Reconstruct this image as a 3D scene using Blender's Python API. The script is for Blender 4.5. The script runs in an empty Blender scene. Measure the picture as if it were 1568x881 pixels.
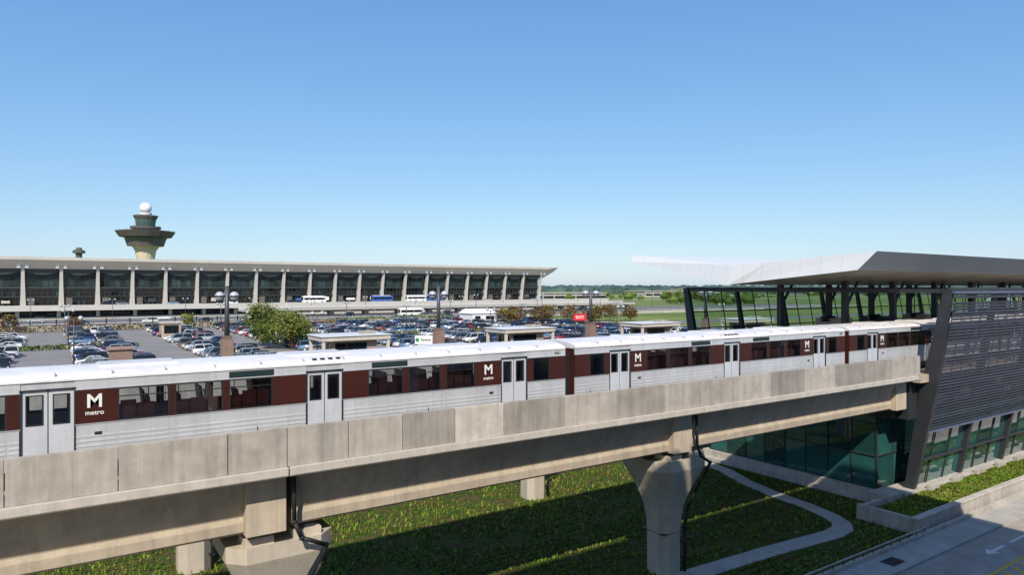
import bpy, bmesh, math, random
from mathutils import Vector, Matrix, noise
random.seed(7)
R=random.uniform
scene=bpy.context.scene
COL=scene.collection

# ------------------------------------------------------------------ materials
def mat(name,col,rough=.7,metal=0.,var=.15,scale=1.5,bump=0.,bscale=20.,spec=.5,streak=0.,seam=None,col2=None,coat=0.):
    m=bpy.data.materials.new(name); m.use_nodes=True
    nt=m.node_tree; N=nt.nodes; L=nt.links
    b=N['Principled BSDF']; b.inputs['Roughness'].default_value=rough; b.inputs['Metallic'].default_value=metal
    b.inputs['Specular IOR Level'].default_value=spec; b.inputs['Coat Weight'].default_value=coat
    tc=N.new('ShaderNodeTexCoord')
    nz=N.new('ShaderNodeTexNoise'); nz.inputs['Scale'].default_value=scale; nz.inputs['Detail'].default_value=8; nz.inputs['Roughness'].default_value=.65
    L.new(tc.outputs['Object'],nz.inputs['Vector'])
    rmp=N.new('ShaderNodeMapRange'); rmp.inputs[1].default_value=.3; rmp.inputs[2].default_value=.7
    rmp.inputs[3].default_value=1-var; rmp.inputs[4].default_value=1+var
    L.new(nz.outputs['Fac'],rmp.inputs[0])
    val=rmp.outputs[0]
    at=N.new('ShaderNodeAttribute'); at.attribute_name='tint'
    mu=N.new('ShaderNodeMath'); mu.operation='MULTIPLY'; L.new(val,mu.inputs[0]); L.new(at.outputs['Fac'],mu.inputs[1]); val=mu.outputs[0]
    if streak>0:
        mp=N.new('ShaderNodeMapping'); mp.inputs['Scale'].default_value=(1.7,1.7,.10); L.new(tc.outputs['Object'],mp.inputs[0])
        n2=N.new('ShaderNodeTexNoise'); n2.inputs['Scale'].default_value=1.3; n2.inputs['Detail'].default_value=8; n2.inputs['Roughness'].default_value=.7; n2.inputs['Distortion'].default_value=.6; L.new(mp.outputs[0],n2.inputs['Vector'])
        r2=N.new('ShaderNodeMapRange'); r2.inputs[1].default_value=.32; r2.inputs[2].default_value=.55; r2.inputs[3].default_value=1-streak; r2.inputs[4].default_value=1+streak*.15
        L.new(n2.outputs['Fac'],r2.inputs[0])
        m2=N.new('ShaderNodeMath'); m2.operation='MULTIPLY'; L.new(val,m2.inputs[0]); L.new(r2.outputs[0],m2.inputs[1]); val=m2.outputs[0]
    if seam:
        ax,step,w,dk=seam
        sp=N.new('ShaderNodeSeparateXYZ'); L.new(tc.outputs['Object'],sp.inputs[0])
        d=N.new('ShaderNodeMath'); d.operation='DIVIDE'; L.new(sp.outputs[ax],d.inputs[0]); d.inputs[1].default_value=step
        fr=N.new('ShaderNodeMath'); fr.operation='FRACT'; L.new(d.outputs[0],fr.inputs[0])
        lt=N.new('ShaderNodeMath'); lt.operation='GREATER_THAN'; L.new(fr.outputs[0],lt.inputs[0]); lt.inputs[1].default_value=w/step
        r3=N.new('ShaderNodeMapRange'); r3.inputs[3].default_value=dk; r3.inputs[4].default_value=1; L.new(lt.outputs[0],r3.inputs[0])
        m3=N.new('ShaderNodeMath'); m3.operation='MULTIPLY'; L.new(val,m3.inputs[0]); L.new(r3.outputs[0],m3.inputs[1]); val=m3.outputs[0]
    vm=N.new('ShaderNodeVectorMath'); vm.operation='SCALE'
    if col2:
        n4=N.new('ShaderNodeTexNoise'); n4.inputs['Scale'].default_value=scale*.37; n4.inputs['Detail'].default_value=7; L.new(tc.outputs['Object'],n4.inputs['Vector'])
        cr=N.new('ShaderNodeMapRange'); cr.inputs[1].default_value=.42; cr.inputs[2].default_value=.6; L.new(n4.outputs['Fac'],cr.inputs[0])
        mx=N.new('ShaderNodeMix'); mx.data_type='RGBA'; mx.inputs[6].default_value=(*col,1); mx.inputs[7].default_value=(*col2,1)
        L.new(cr.outputs[0],mx.inputs[0]); L.new(mx.outputs[2],vm.inputs[0])
    else: vm.inputs[0].default_value=col
    L.new(val,vm.inputs['Scale']); L.new(vm.outputs[0],b.inputs['Base Color'])
    if bump>0:
        n3=N.new('ShaderNodeTexNoise'); n3.inputs['Scale'].default_value=bscale; n3.inputs['Detail'].default_value=5; L.new(tc.outputs['Object'],n3.inputs['Vector'])
        bp=N.new('ShaderNodeBump'); bp.inputs['Strength'].default_value=bump; bp.inputs['Distance'].default_value=.05
        L.new(n3.outputs['Fac'],bp.inputs['Height']); L.new(bp.outputs[0],b.inputs['Normal'])
    return m
def glassmat(name,tint=(.6,.75,.72),refl=.18,rough=.02):
    m=bpy.data.materials.new(name); m.use_nodes=True
    nt=m.node_tree; N=nt.nodes; L=nt.links; N.remove(N['Principled BSDF'])
    o=N['Material Output']; t=N.new('ShaderNodeBsdfTransparent'); t.inputs[0].default_value=(*tint,1)
    g=N.new('ShaderNodeBsdfGlossy'); g.inputs['Roughness'].default_value=rough; g.inputs[0].default_value=(.9,.95,1,1)
    lw=N.new('ShaderNodeLayerWeight'); lw.inputs[0].default_value=.3
    mr=N.new('ShaderNodeMapRange'); mr.inputs[3].default_value=refl; mr.inputs[4].default_value=1.; L.new(lw.outputs['Fresnel'],mr.inputs[0])
    mx=N.new('ShaderNodeMixShader'); L.new(mr.outputs[0],mx.inputs[0]); L.new(t.outputs[0],mx.inputs[1]); L.new(g.outputs[0],mx.inputs[2]); L.new(mx.outputs[0],o.inputs[0])
    return m
def leafmat(name,c1,c2):
    return mat(name,c1,rough=.6,var=.35,scale=1.2,col2=c2,spec=.2)

M={}
M['panel']=mat('precast_concrete',(.385,.345,.30),.85,var=.18,scale=1.3,bump=.25,bscale=25,streak=.26)
M['ledge']=mat('deck_edge_concrete',(.48,.435,.375),.85,var=.12,scale=2,bump=.2,streak=.14)
M['girder']=mat('girder_concrete',(.42,.35,.265),.85,var=.16,scale=.8,bump=.2,streak=.2)
M['pier']=mat('pier_concrete',(.48,.42,.34),.85,var=.12,scale=.9,bump=.15,streak=.14)
M['white']=mat('white_paint',(.78,.78,.77),.5,var=.05)
M['rooftrain']=mat('train_roof_paint',(.76,.73,.72),.4,var=.10,scale=.8,streak=.10)
M['silver']=mat('brushed_aluminium',(.68,.69,.72),.34,.35,var=.08,scale=.6,bump=.05,bscale=4,streak=.13)
M['door']=mat('door_aluminium',(.70,.72,.77),.4,.3,var=.07,streak=.08)
M['brown']=mat('brown_stripe_paint',(.055,.016,.012),.3,var=.15,scale=.8)
M['rubber']=mat('black_rubber',(.015,.015,.016),.6)
M['trainglass']=glassmat('train_window_glass',(.88,.93,.97),.15)
M['seat']=mat('orange_seat',(.70,.17,.09),.6,var=.25)
M['beige']=mat('interior_beige',(.75,.56,.48),.7)
M['steel']=mat('dark_steel',(.045,.048,.055),.45,.3,var=.15)
M['louver']=mat('louver_metal',(.10,.12,.175),.4,.4,var=.12,scale=.5)
M['glassgreen']=mat('green_curtain_glass',(.02,.08,.075),.03,0,var=.3,scale=.3,spec=1.,coat=.8)
M['clear']=glassmat('platform_glass',(.70,.86,.80),.16)
M['roofwhite']=mat('white_metal_cladding',(.70,.70,.70),.45,0,var=.03,scale=.3,seam=(1,1.5,.025,.72))
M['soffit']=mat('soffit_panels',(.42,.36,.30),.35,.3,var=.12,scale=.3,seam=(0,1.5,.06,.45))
M['asphalt']=mat('asphalt',(.23,.215,.20),.9,var=.18,scale=.25,bump=.1)
M['asphalt2']=mat('road_asphalt',(.15,.15,.15),.9,var=.15,scale=.2)
M['conc']=mat('pavement_concrete',(.42,.39,.35),.9,var=.16,scale=.8,bump=.15,seam=(0,1.8,.03,.6))
M['roadc']=mat('road_concrete',(.38,.33,.28),.9,var=.2,scale=.7,bump=.15,seam=(0,4.5,.04,.6))
M['wallc']=mat('light_wall_concrete',(.46,.42,.365),.85,var=.14,scale=.8,bump=.1,streak=.32)
M['grass']=mat('lawn_grass',(.05,.085,.015),.95,var=.5,scale=3,bump=.8,bscale=14,col2=(.10,.075,.03),spec=.1)
M['grassfar']=mat('field_grass',(.13,.19,.045),.95,var=.25,scale=.03,col2=(.20,.22,.07),spec=.1)
M['blade']=mat('grass_blades',(.12,.205,.015),.7,var=.4,scale=1.2,col2=(.17,.195,.03),spec=.2)
M['yellow']=mat('yellow_paint',(.75,.45,.03),.7)
M['line']=mat('white_line_paint',(.75,.75,.72),.7,var=.15,scale=5)
M['termroof']=mat('terminal_concrete',(.50,.47,.42),.85,var=.08,scale=.1,streak=.1)
M['termcol']=mat('terminal_column_concrete',(.48,.46,.43),.85,var=.06,scale=.2)
M['termglass']=mat('terminal_glass',(.025,.045,.047),.12,0,var=.4,scale=.08,spec=.4)
M['darkglass']=mat('dark_glass',(.01,.013,.016),.06,0,var=.3,spec=.6)
M['mull']=mat('mullion_metal',(.045,.05,.048),.5,.3)
M['towerbr']=mat('tower_bronze_cladding',(.13,.115,.105),.6,.1,var=.1,scale=.2,seam=(2,1.1,.18,.6))
M['towerc']=mat('tower_concrete',(.62,.52,.37),.85,var=.06,scale=.1)
M['towerg']=mat('tower_green_glass',(.05,.10,.09),.12,spec=.5)
M['pylon']=mat('brown_granite',(.25,.165,.13),.75,var=.18,scale=2)
M['brownbrick']=mat('tan_panel',(.40,.30,.235),.8,var=.15,scale=.7,streak=.15)
M['fascia']=mat('shelter_fascia',(.56,.49,.42),.7,var=.1,scale=.7,streak=.12)
M['pole']=mat('lamp_pole_bronze',(.10,.10,.115),.5,.4)
M['globe']=mat('lamp_globe',(.45,.47,.50),.15,var=.1)
M['bark']=mat('bark',(.10,.075,.055),.95,var=.3,scale=4)
M['leaf']=leafmat('green_leaves',(.06,.10,.018),(.10,.14,.028))
M['leafy']=leafmat('yellow_green_leaves',(.14,.17,.03),(.19,.18,.04))
M['leafr']=leafmat('autumn_leaves',(.15,.065,.03),(.12,.10,.03))
M['far']=mat('far_foliage_hazed',(.07,.11,.095),.95,var=.35,scale=.02,spec=.1)  # bluish distance haze put into the foliage colour
M['red']=mat('sign_red',(.6,.02,.03),.5)
M['green']=mat('sign_green',(.02,.25,.08),.5)
M['blue']=mat('van_blue',(.04,.12,.40),.4)
M['tire']=mat('tyre_rubber',(.02,.02,.02),.8)
M['orange']=mat('orange_barrier',(.7,.2,.03),.7)
M['taill']=mat('tail_lamp',(.4,.01,.01),.3)
M['headl']=mat('head_lamp',(.7,.7,.7),.2)

# ------------------------------------------------------------------ mesh builder
class MB:
    def __init__(s): s.v=[];s.f=[];s.m=[];s.t=[];s.sm=[];s.mats=[]
    def mi(s,k):
        if k not in s.mats: s.mats.append(k)
        return s.mats.index(k)
    def face(s,pts,k,t=1.,sm=False):
        n=len(s.v); s.v+= [tuple(p) for p in pts]; s.f.append(tuple(range(n,n+len(pts)))); s.m.append(s.mi(k)); s.t.append(t); s.sm.append(sm)
    def mesh(s,vs,fs,k,t=1.,sm=False):
        n=len(s.v); s.v+=[tuple(p) for p in vs]; i=s.mi(k)
        for f in fs: s.f.append(tuple(n+a for a in f)); s.m.append(i); s.t.append(t); s.sm.append(sm)
    def box(s,x0,x1,y0,y1,z0,z1,k,t=1.):
        vs=[(x0,y0,z0),(x1,y0,z0),(x1,y1,z0),(x0,y1,z0),(x0,y0,z1),(x1,y0,z1),(x1,y1,z1),(x0,y1,z1)]
        s.mesh(vs,[(3,2,1,0),(4,5,6,7),(0,1,5,4),(1,2,6,5),(2,3,7,6),(3,0,4,7)],k,t)
    def hexa(s,b,tp,k,t=1.):
        s.mesh(list(b)+list(tp),[(3,2,1,0),(4,5,6,7),(0,1,5,4),(1,2,6,5),(2,3,7,6),(3,0,4,7)],k,t)
    def beam(s,p0,p1,w,h,k,t=1.,up=(0,0,1)):
        p0=Vector(p0);p1=Vector(p1);d=(p1-p0).normalized();u=Vector(up)
        if abs(d.dot(u))>.98:u=Vector((1,0,0))
        a=d.cross(u).normalized()*w/2; b=a.cross(d).normalized()*h/2
        s.hexa([p0-a-b,p0+a-b,p0+a+b,p0-a+b],[p1-a-b,p1+a-b,p1+a+b,p1-a+b],k,t)
    def extx(s,prof,x0,x1,k,t=1.,sm=False,cap=True,ks=None):
        n=len(prof); vs=[(x0,y,z) for y,z in prof]+[(x1,y,z) for y,z in prof]
        for i in range(n):
            j=(i+1)%n
            s.face([vs[i],vs[j],vs[n+j],vs[n+i]],ks[i] if ks else k,t,sm)
        if cap: s.face(vs[:n][::-1],k,t); s.face(vs[n:],k,t)
    def cyl(s,p0,p1,r0,r1,n,k,t=1.,sm=True,cap=True):
        p0=Vector(p0);p1=Vector(p1);d=(p1-p0).normalized();u=Vector((0,0,1)) if abs(d.z)<.9 else Vector((1,0,0))
        a=d.cross(u).normalized();b=d.cross(a)
        vs=[];
        for p,r in((p0,r0),(p1,r1)):
            for i in range(n):
                an=2*math.pi*i/n; vs.append(p+a*math.cos(an)*r+b*math.sin(an)*r)
        s.mesh(vs,[(i,(i+1)%n,n+(i+1)%n,n+i) for i in range(n)],k,t,sm)
        if cap: s.face(vs[:n],k,t); s.face(vs[n:][::-1],k,t)
    def lathe(s,cx,cy,prof,n,sm=False,ph=0.):
        for q in range(len(prof)-1):
            r0,z0,k=prof[q]; r1,z1,_=prof[q+1]
            for i in range(n):
                a=2*math.pi*(i+ph)/n; b=2*math.pi*(i+1+ph)/n
                s.face([(cx+r0*math.cos(a),cy+r0*math.sin(a),z0),(cx+r0*math.cos(b),cy+r0*math.sin(b),z0),(cx+r1*math.cos(b),cy+r1*math.sin(b),z1),(cx+r1*math.cos(a),cy+r1*math.sin(a),z1)],k,1,sm)
    def sph(s,c,r,k,n=14,sz=1.,t=1.):
        c=Vector(c);vs=[];m=n//2
        for j in range(m+1):
            ph=math.pi*j/m
            for i in range(n):
                a=2*math.pi*i/n; vs.append(c+Vector((r*math.sin(ph)*math.cos(a),r*math.sin(ph)*math.sin(a),r*sz*math.cos(ph))))
        s.mesh(vs,[(j*n+i,j*n+(i+1)%n,(j+1)*n+(i+1)%n,(j+1)*n+i) for j in range(m) for i in range(n)],k,t,True)
    def data(s,name,merge=True):
        me=bpy.data.meshes.new(name); me.from_pydata(s.v,[],s.f)
        for k in s.mats: me.materials.append(M[k])
        me.polygons.foreach_set('material_index',s.m); me.polygons.foreach_set('use_smooth',s.sm)
        at=me.attributes.new('tint','FLOAT','FACE'); at.data.foreach_set('value',s.t)
        if merge and len(s.v)<60000:
            bm=bmesh.new(); bm.from_mesh(me); bmesh.ops.remove_doubles(bm,verts=bm.verts,dist=.0004); bmesh.ops.recalc_face_normals(bm,faces=bm.faces); bm.to_mesh(me); bm.free()
        me.update(); return me
    def build(s,name,parent=None,merge=True,bevel=0):
        ob=bpy.data.objects.new(name,s.data(name,merge)); COL.objects.link(ob)
        if parent: ob.parent=parent
        if bevel:
            b=ob.modifiers.new('bevel','BEVEL'); b.width=bevel; b.segments=2; b.limit_method='ANGLE'
        return ob
def empty(name):
    e=bpy.data.objects.new(name,None); COL.objects.link(e); return e
def text(body,name,loc,size,k,rotz=0,parent=None,bold=0,ext=.004):
    c=bpy.data.curves.new(name,'FONT'); c.body=body; c.size=size; c.align_x='CENTER'; c.align_y='CENTER'; c.offset=bold; c.extrude=ext
    tmp=bpy.data.objects.new(name+'_c',c); COL.objects.link(tmp)
    bpy.context.view_layer.update()
    me=bpy.data.meshes.new_from_object(tmp); bpy.data.objects.remove(tmp)
    at=me.attributes.new('tint','FLOAT','FACE'); at.data.foreach_set('value',[1.]*len(me.polygons))
    me.materials.clear(); me.materials.append(M[k])
    ob=bpy.data.objects.new(name,me); COL.objects.link(ob); ob.location=loc; ob.rotation_euler=(math.radians(90),0,rotz)
    if parent: ob.parent=parent
    return ob

# ------------------------------------------------------------------ ground
def gz(x,y):
    t=min(1,max(0,(y-54)/16)); t=t*t*(3-2*t)
    return 4.2*t
g=MB()
xs=[-6000,-1500,-400,-150]+[-80+8*i for i in range(30)]+[200,400,900,2500,7000]
ys=[-1500,-300,-40,0,20,30,40,50,54,57,60,63,66,70,80,100,150,210,300,500,900,2000,5000,9000]
vs=[(x,y,gz(x,y)) for y in ys for x in xs]; nx=len(xs)
for j in range(len(ys)-1):
    for i in range(nx-1):
        k='grass' if ys[j+1]<=66 else 'grassfar'
        g.mesh([vs[j*nx+i],vs[j*nx+i+1],vs[(j+1)*nx+i+1],vs[(j+1)*nx+i]],[(0,1,2,3)],k,sm=True)
g.build('ground')

p=MB(); p.box(-160,150,86,214,4.0,4.22,'asphalt')
for rx in range(-12,140,17):
    for yy in range(100,204,3):
        p.box(rx-2.4,rx+7.4,yy-.06,yy+.06,4.22,4.232,'line')
p.build('parking_lot_pavement')
p=MB(); p.box(-160,150,71,82,4.0,4.22,'asphalt2'); p.box(-160,150,70.6,71,4.0,4.35,'conc'); p.box(-160,150,76.4,76.5,4.22,4.23,'yellow'); p.build('access_road')
p=MB(); p.box(-300,420,226,292,4.0,4.23,'asphalt2'); p.box(-300,420,240,240.3,4.23,4.245,'line'); p.box(-300,420,262,262.3,4.23,4.245,'yellow')
p.box(-300,420,251,254,4.22,4.4,'conc'); p.box(-300,420,232.5,234,4.22,4.4,'conc')
p.box(150.1,420,150,162,4.0,4.23,'asphalt2')
p.build('terminal_road')

def ribbon(name,pts,w,z0,z1,k):
    b=MB(); L=[];Rr=[]
    for i,q in enumerate(pts):
        a=Vector(pts[max(0,i-1)]);c=Vector(pts[min(len(pts)-1,i+1)]);d=(c-a).normalized();n=Vector((-d.y,d.x))*w/2
        L.append(Vector(q)+n);Rr.append(Vector(q)-n)
    for i in range(len(pts)-1):
        b.hexa([(*Rr[i],z0),(*Rr[i+1],z0),(*L[i+1],z0),(*L[i],z0)],[(*Rr[i],z1),(*Rr[i+1],z1),(*L[i+1],z1),(*L[i],z1)],k)
    return b.build(name)
PATH=[(20,25.4),(28.8,25.2),(32,25.05),(35.1,24.9),(38.5,24.6),(40.9,24.4),(42.3,24.6),(43.2,25.2),(43.9,26.3),(44.6,28.5),(45.1,31.7),(46,34.8),(47.4,37.8),(48.3,41.5),(48.5,46)]
ribbon('footpath',PATH,1.25,-.05,.04,'conc')

# street
s_=MB()
s_.box(-60,160,4,19.0,-.2,.012,'roadc')
s_.box(-60,160,19.0,20.75,-.2,.14,'conc')
s_.box(-60,160,20.75,21.0,-.2,.36,'wallc')
s_.build('street_pavement')
s_=MB()
s_.box(30,160,16.1,16.25,.012,.018,'yellow')
for i in range(24):
    x=41+i*1.1; s_.hexa([(x,14.4,.012),(x+.3,14.4,.012),(x+1.3,15.9,.012),(x+1.0,15.9,.012)],[(x,14.4,.018),(x+.3,14.4,.018),(x+1.3,15.9,.018),(x+1.0,15.9,.018)],'yellow')
s_.box(46.1,47.6,17.5,17.65,.012,.018,'line'); s_.face([(45.2,17.57,.018),(46.1,17.2,.018),(46.1,17.95,.018)],'line')
s_.box(48.5,52,17.5,17.65,.012,.018,'line')
s_.build('road_markings')
s_=MB()
for i in range(26):
    x=20+i; s_.cyl((x,20.87,.36),(x,20.87,.62),.03,.03,6,'steel')
s_.beam((19.5,20.87,.64),(45.5,20.87,.64),.07,.07,'wallc')
s_.build('guard_rail')
s_=MB(); s_.box(38.6,39.9,19.5,20.3,.14,.15,'steel'); s_.build('drain_grate')

# ------------------------------------------------------------------ viaducts
JP=[-60+3.1*i for i in range(20)]+[1.65,4.75,6.66,8.83,10.95,13.2,15.5,18.7,21.8,24.95,27.5,30.2,33.4,36.6,39.8,43.0,46.5,50.3]
JP=sorted(set([j for j in JP if j<-.5 or j>1]))
def viaduct(name,dy,xend,piers):
    e=empty(name)
    b=MB(); rng=random.Random(3)
    for i in range(len(JP)-1):
        t=rng.choice([.76,.84,.93,1.0,1.05,1.12]) if not (13<JP[i]<14) else 1.38
        z=10.81
        b.box(JP[i]+.015,JP[i+1]-.015,23.6+dy,23.78+dy,9.475,z,'panel',t)
        b.box(JP[i]+.015,JP[i+1]-.015,29.22+dy,29.4+dy,9.475,z,'panel',t)
        if i%3==0: b.cyl(((JP[i]+JP[i+1])/2,23.69+dy,z),((JP[i]+JP[i+1])/2,23.69+dy,z+.14),.02,.02,6,'steel')
    b.build('parapet_panels',e,bevel=.02)
    b=MB(); pts=[-77]+piers+[xend]
    for i in range(len(pts)-1):
        a,c=pts[i]+.03-.3,pts[i+1]-.03-.3
        prof=[(23.45,9.20),(23.5,9.14),(24.3,9.10),(28.7,9.10),(29.5,9.14),(29.55,9.20),(29.55,9.47),(23.45,9.47)]
        b.extx([(y+dy,z) for y,z in prof],a,c,'ledge',rng.choice([.95,1.05]))
    b.build('deck_slab',e,bevel=.02)
    b=MB()
    for i in range(len(pts)-1):
        a,c=pts[i]+.14,pts[i+1]-.14
        prof=[(24.15,9.10),(24.45,8.85),(24.9,7.6),(24.78,7.45),(24.78,7.12),(24.9,7.02),(28.1,7.02),(28.22,7.12),(28.22,7.45),(28.1,7.6),(28.55,8.85),(28.85,9.10)]
        b.extx([(y+dy,z) for y,z in prof],a+.02,c-1.35,'girder')
        b.box(c-1.35,c,24.42+dy,28.58+dy,7.0,9.09,'girder',1.18)
    b.build('box_girders',e,bevel=.02)
    for px_ in piers:
        b=MB(); secs=[(-.5,.82,.82,.40),(2.3,.82,.82,.40),(3.0,.86,.86,.4),(3.7,.95,.96,.42),(4.3,1.10,1.14,.46),(4.9,1.32,1.38,.5),(5.4,1.54,1.62,.54),(5.85,1.74,1.84,.58),(5.95,1.78,1.88,.58),(6.5,1.78,1.88,.58)]
        rings=[]
        for z,ly,lx,c in secs:
            q=[(lx,ly-c),(lx-c,ly),(-lx+c,ly),(-lx,ly-c),(-lx,-ly+c),(-lx+c,-ly),(lx-c,-ly),(lx,-ly+c)]
            rings.append([(px_-.1+u,26.5+dy+w,z) for u,w in q])
        for r0,r1 in zip(rings,rings[1:]):
            for i in range(8): b.face([r0[i],r0[(i+1)%8],r1[(i+1)%8],r1[i]],'pier',1)
        b.face(rings[-1],'pier')
        for sx in(-.95,.75):
            for sy in(-1.15,1.15):
                b.box(px_+sx-.5,px_+sx+.5,26.5+dy+sy-.5,26.5+dy+sy+.5,6.5,6.78,'pier',1.1); b.box(px_+sx-.3,px_+sx+.3,26.5+dy+sy-.35,26.5+dy+sy+.35,6.78,7.0,'steel')
        b.box(px_-.93,px_+.73,25.67+dy,27.33+dy,2.3,2.325,'steel')
        pth=[(px_+.1,24.35,9.1),(px_+.1,24.3,7.3),(px_+.35,24.25,6.7),(px_+1.3,24.45,6.2),(px_+1.25,24.75,5.5),(px_+.95,25.2,4.5),(px_+.8,25.6,3.4),(px_+.75,25.72,2.6),(px_+.75,25.72,0)]
        pth=[(x,y+dy,z) for x,y,z in pth]
        for q0,q1 in zip(pth,pth[1:]): b.cyl(q0,q1,.08,.08,8,'rubber')
        for q in pth[1:-1]: b.sph(q,.105,'rubber',8)
        for z in(.8,1.6,2.4): b.box(px_+.58,px_+.88,25.58+dy,25.88+dy,z,z+.08,'rubber')
        b.build('hammerhead_pier',e)
    b=MB()
    for r in(25.78,27.22): b.box(-77,xend+60,r-.04+dy,r+.04+dy,9.6,9.76,'steel')
    b.box(-77,xend+60,29.0-.1+dy,29.0+.1+dy,9.6,9.95,'wallc')
    b.build('rails',e)
viaduct('elevated_guideway',0,50.2,[-56,-35,-14,7,28])
viaduct('elevated_guideway',14.8,50.2,[-62,-39,-16.4,6.6,29.8])

# ------------------------------------------------------------------ train
train=empty('metro_train')
rt=random.Random(31)
def traincar(cx,num):
    b=MB(); H=11.36; y0,y1=24.9,27.98
    zb,zw0,zw1,zt=10.15,11.38,12.43,12.74
    wins=[(-6.68,-5.19),(-5.04,-3.54),(-3.36,-1.88),(1.68,3.18),(3.38,4.85),(5.1,6.5),(9.5,10.45),(-10.45,-9.5)]
    doors=[-8.5,0,8.5]
    cuts=sorted([(a,c,'w') for a,c in wins]+[(d-.68,d+.68,'d') for d in doors])
    segs=[];x=-H
    for a,c,k in cuts: segs.append((x,a,'s'));segs.append((a,c,k));x=c
    segs.append((x,H,'s'))
    for side in(0,1):
        o=y0 if side==0 else y1; sg=1 if side==0 else -1
        def Y(d): return o+sg*d
        def bx(xa,xb,d0,d1,z0,z1,k,t=1.):
            a,c=sorted((Y(d0),Y(d1))); b.box(cx+xa,cx+xb,a,c,z0,z1,k,t)
        def pane(xa,xb,d,z0,z1): b.face([(cx+xa,Y(d),z0),(cx+xb,Y(d),z0),(cx+xb,Y(d),z1),(cx+xa,Y(d),z1)],'trainglass')
        for a,c,k in segs:
            if k=='d':
                bx(a,c,.02,.06,12.5,zt,'silver')
                for q in(-1,1):
                    m=(a+c)/2; l,r=(a+.02,m-.015) if q<0 else (m+.015,c-.02)
                    w0,w1=l+.13,r-.13
                    bx(l,r,.05,.09,10.55,11.47,'door'); bx(l,r,.05,.09,12.33,12.49,'door')
                    bx(l,w0,.05,.09,11.47,12.33,'door'); bx(w1,r,.05,.09,11.47,12.33,'door')
                    for (u0,u1,v0,v1) in((w0-.03,w1+.03,11.44,11.475),(w0-.03,w1+.03,12.325,12.36),(w0-.03,w0+.005,11.475,12.325),(w1-.005,w1+.03,11.475,12.325)): bx(u0,u1,.035,.055,v0,v1,'rubber')
                    pane(w0,w1,.07,11.47,12.33)
                m=(a+c)/2; bx(m-.015,m+.015,.06,.1,10.55,12.5,'rubber')
                bx(a-.03,a+.02,.0-.01,.06,10.5,12.53,'rubber'); bx(c-.02,c+.03,-.01,.06,10.5,12.53,'rubber'); bx(a-.03,c+.03,-.012,.06,12.49,12.53,'rubber')
                bx(a,c,.0,.06,10.15,10.5,'silver')
            else:
                bx(a,c,0,.06,zb,zw0,'silver',random.uniform(.93,1.03)); bx(a,c,0,.06,zw1,zt,'silver',1.04)
                if k=='s': bx(a,c,0,.06,zw0,zw1,'brown')
                else:
                    f=.05
                    bx(a,a+f,0,.06,zw0,zw1,'rubber');bx(c-f,c,0,.06,zw0,zw1,'rubber')
                    bx(a+f,c-f,0,.06,zw0,zw0+f,'rubber');bx(a+f,c-f,0,.06,zw1-f,zw1,'rubber')
                    if abs(a)<8: bx(a+f,c-f,.015,.045,12.13,12.16,'rubber')
                    pane(a+f,c-f,.03,zw0+f,zw1-f)
                    if side==0 and abs(a)<8:   # orange panels added to catch sun, standing in for reddish window reflections
                        w_=c-a; u=a+.1
                        while u<c-.3:
                            l=rt.uniform(.34,.5); hh=rt.uniform(11.78,11.98)
                            if rt.random()<.85: bx(u,min(u+l,c-.08),.22,.28,10.9,hh,'seat',rt.uniform(.8,1.15))
                            u+=l+.05
        for a,c,k in segs:
            if k=='d': continue
            for z in(10.35,10.5,10.65,10.8,10.95): bx(a+.03,c-.03,-.012,0,z,z+.05,'silver',1.05)
            bx(a,c,-.015,0,zw0-.03,zw0,'silver',.8); bx(a,c,-.015,0,zw1,zw1+.03,'silver',.85)
        for sx in(-2.6,2.6,): bx(sx-.75,sx+.75,-.012,0,12.48,12.69,'rubber'); bx(sx-.68,sx+.68,-.016,-.012,12.51,12.66,'termglass')
        for sx in(-7.2,7.3,): bx(sx-.1,sx+.1,-.012,0,11.0,11.1,'rubber')
        bx(-H,H,-.03,.06,zt,zt+.05,'rooftrain')
    pr=[(0,12.79),(.12,12.87),(.35,12.95),(.75,13.01),(1.54,13.05)]
    pr=[(24.88+a,z) for a,z in pr]+[(28.0-a,z) for a,z in pr[::-1][1:]]+[(27.9,12.72),(24.98,12.72)]
    b.extx(pr,cx-H,cx+H,'rooftrain')
    for i in range(1,15): 
        x=cx-H+i*H*2/15; b.box(x-.02,x+.02,24.99,27.9,12.9,12.965,'rooftrain',.7)
    for x in(-6,0,6): b.hexa([(cx+x-1.2,25.7,13.0),(cx+x+1.2,25.7,13.0),(cx+x+1.2,27.2,13.0),(cx+x-1.2,27.2,13.0)],[(cx+x-1.1,25.8,13.09),(cx+x+1.1,25.8,13.09),(cx+x+1.1,27.1,13.09),(cx+x-1.1,27.1,13.09)],'rooftrain',.85)
    for x in(-.3,0.,.3,.6): b.box(cx+x-.1,cx+x+.05,25.05,25.2,12.9,12.96,'rubber')
    b.box(cx-H,cx+H,24.98,27.9,10.1,10.6,'beige',.5)
    b.box(cx-H+.4,cx+H-.4,25.2,27.7,9.85,10.1,'steel')
    for q in(-1,1):
        xe=cx+q*H; xa,xb=sorted((xe+q*.01,xe-q*.07))
        b.box(xa,xb,24.97,27.91,10.15,12.71,'brown')
        xa,xb=sorted((xe+q*.012,xe+q*.25)); b.box(xa,xb,25.3,27.6,10.4,12.55,'rubber')
        b.box(cx+q*9.35-.02,cx+q*9.35+.02,25.0,27.85,10.6,12.7,'beige',.6)
    for tk in(-7.6,7.6):
        for ax in(-1.1,1.1):
            for r in(25.78,27.22): b.cyl((cx+tk+ax,r-.06,10.1),(cx+tk+ax,r+.06,10.1),.36,.36,14,'steel')
        b.box(cx+tk-1.6,cx+tk+1.6,25.5,27.5,9.95,10.15,'steel')
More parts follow.
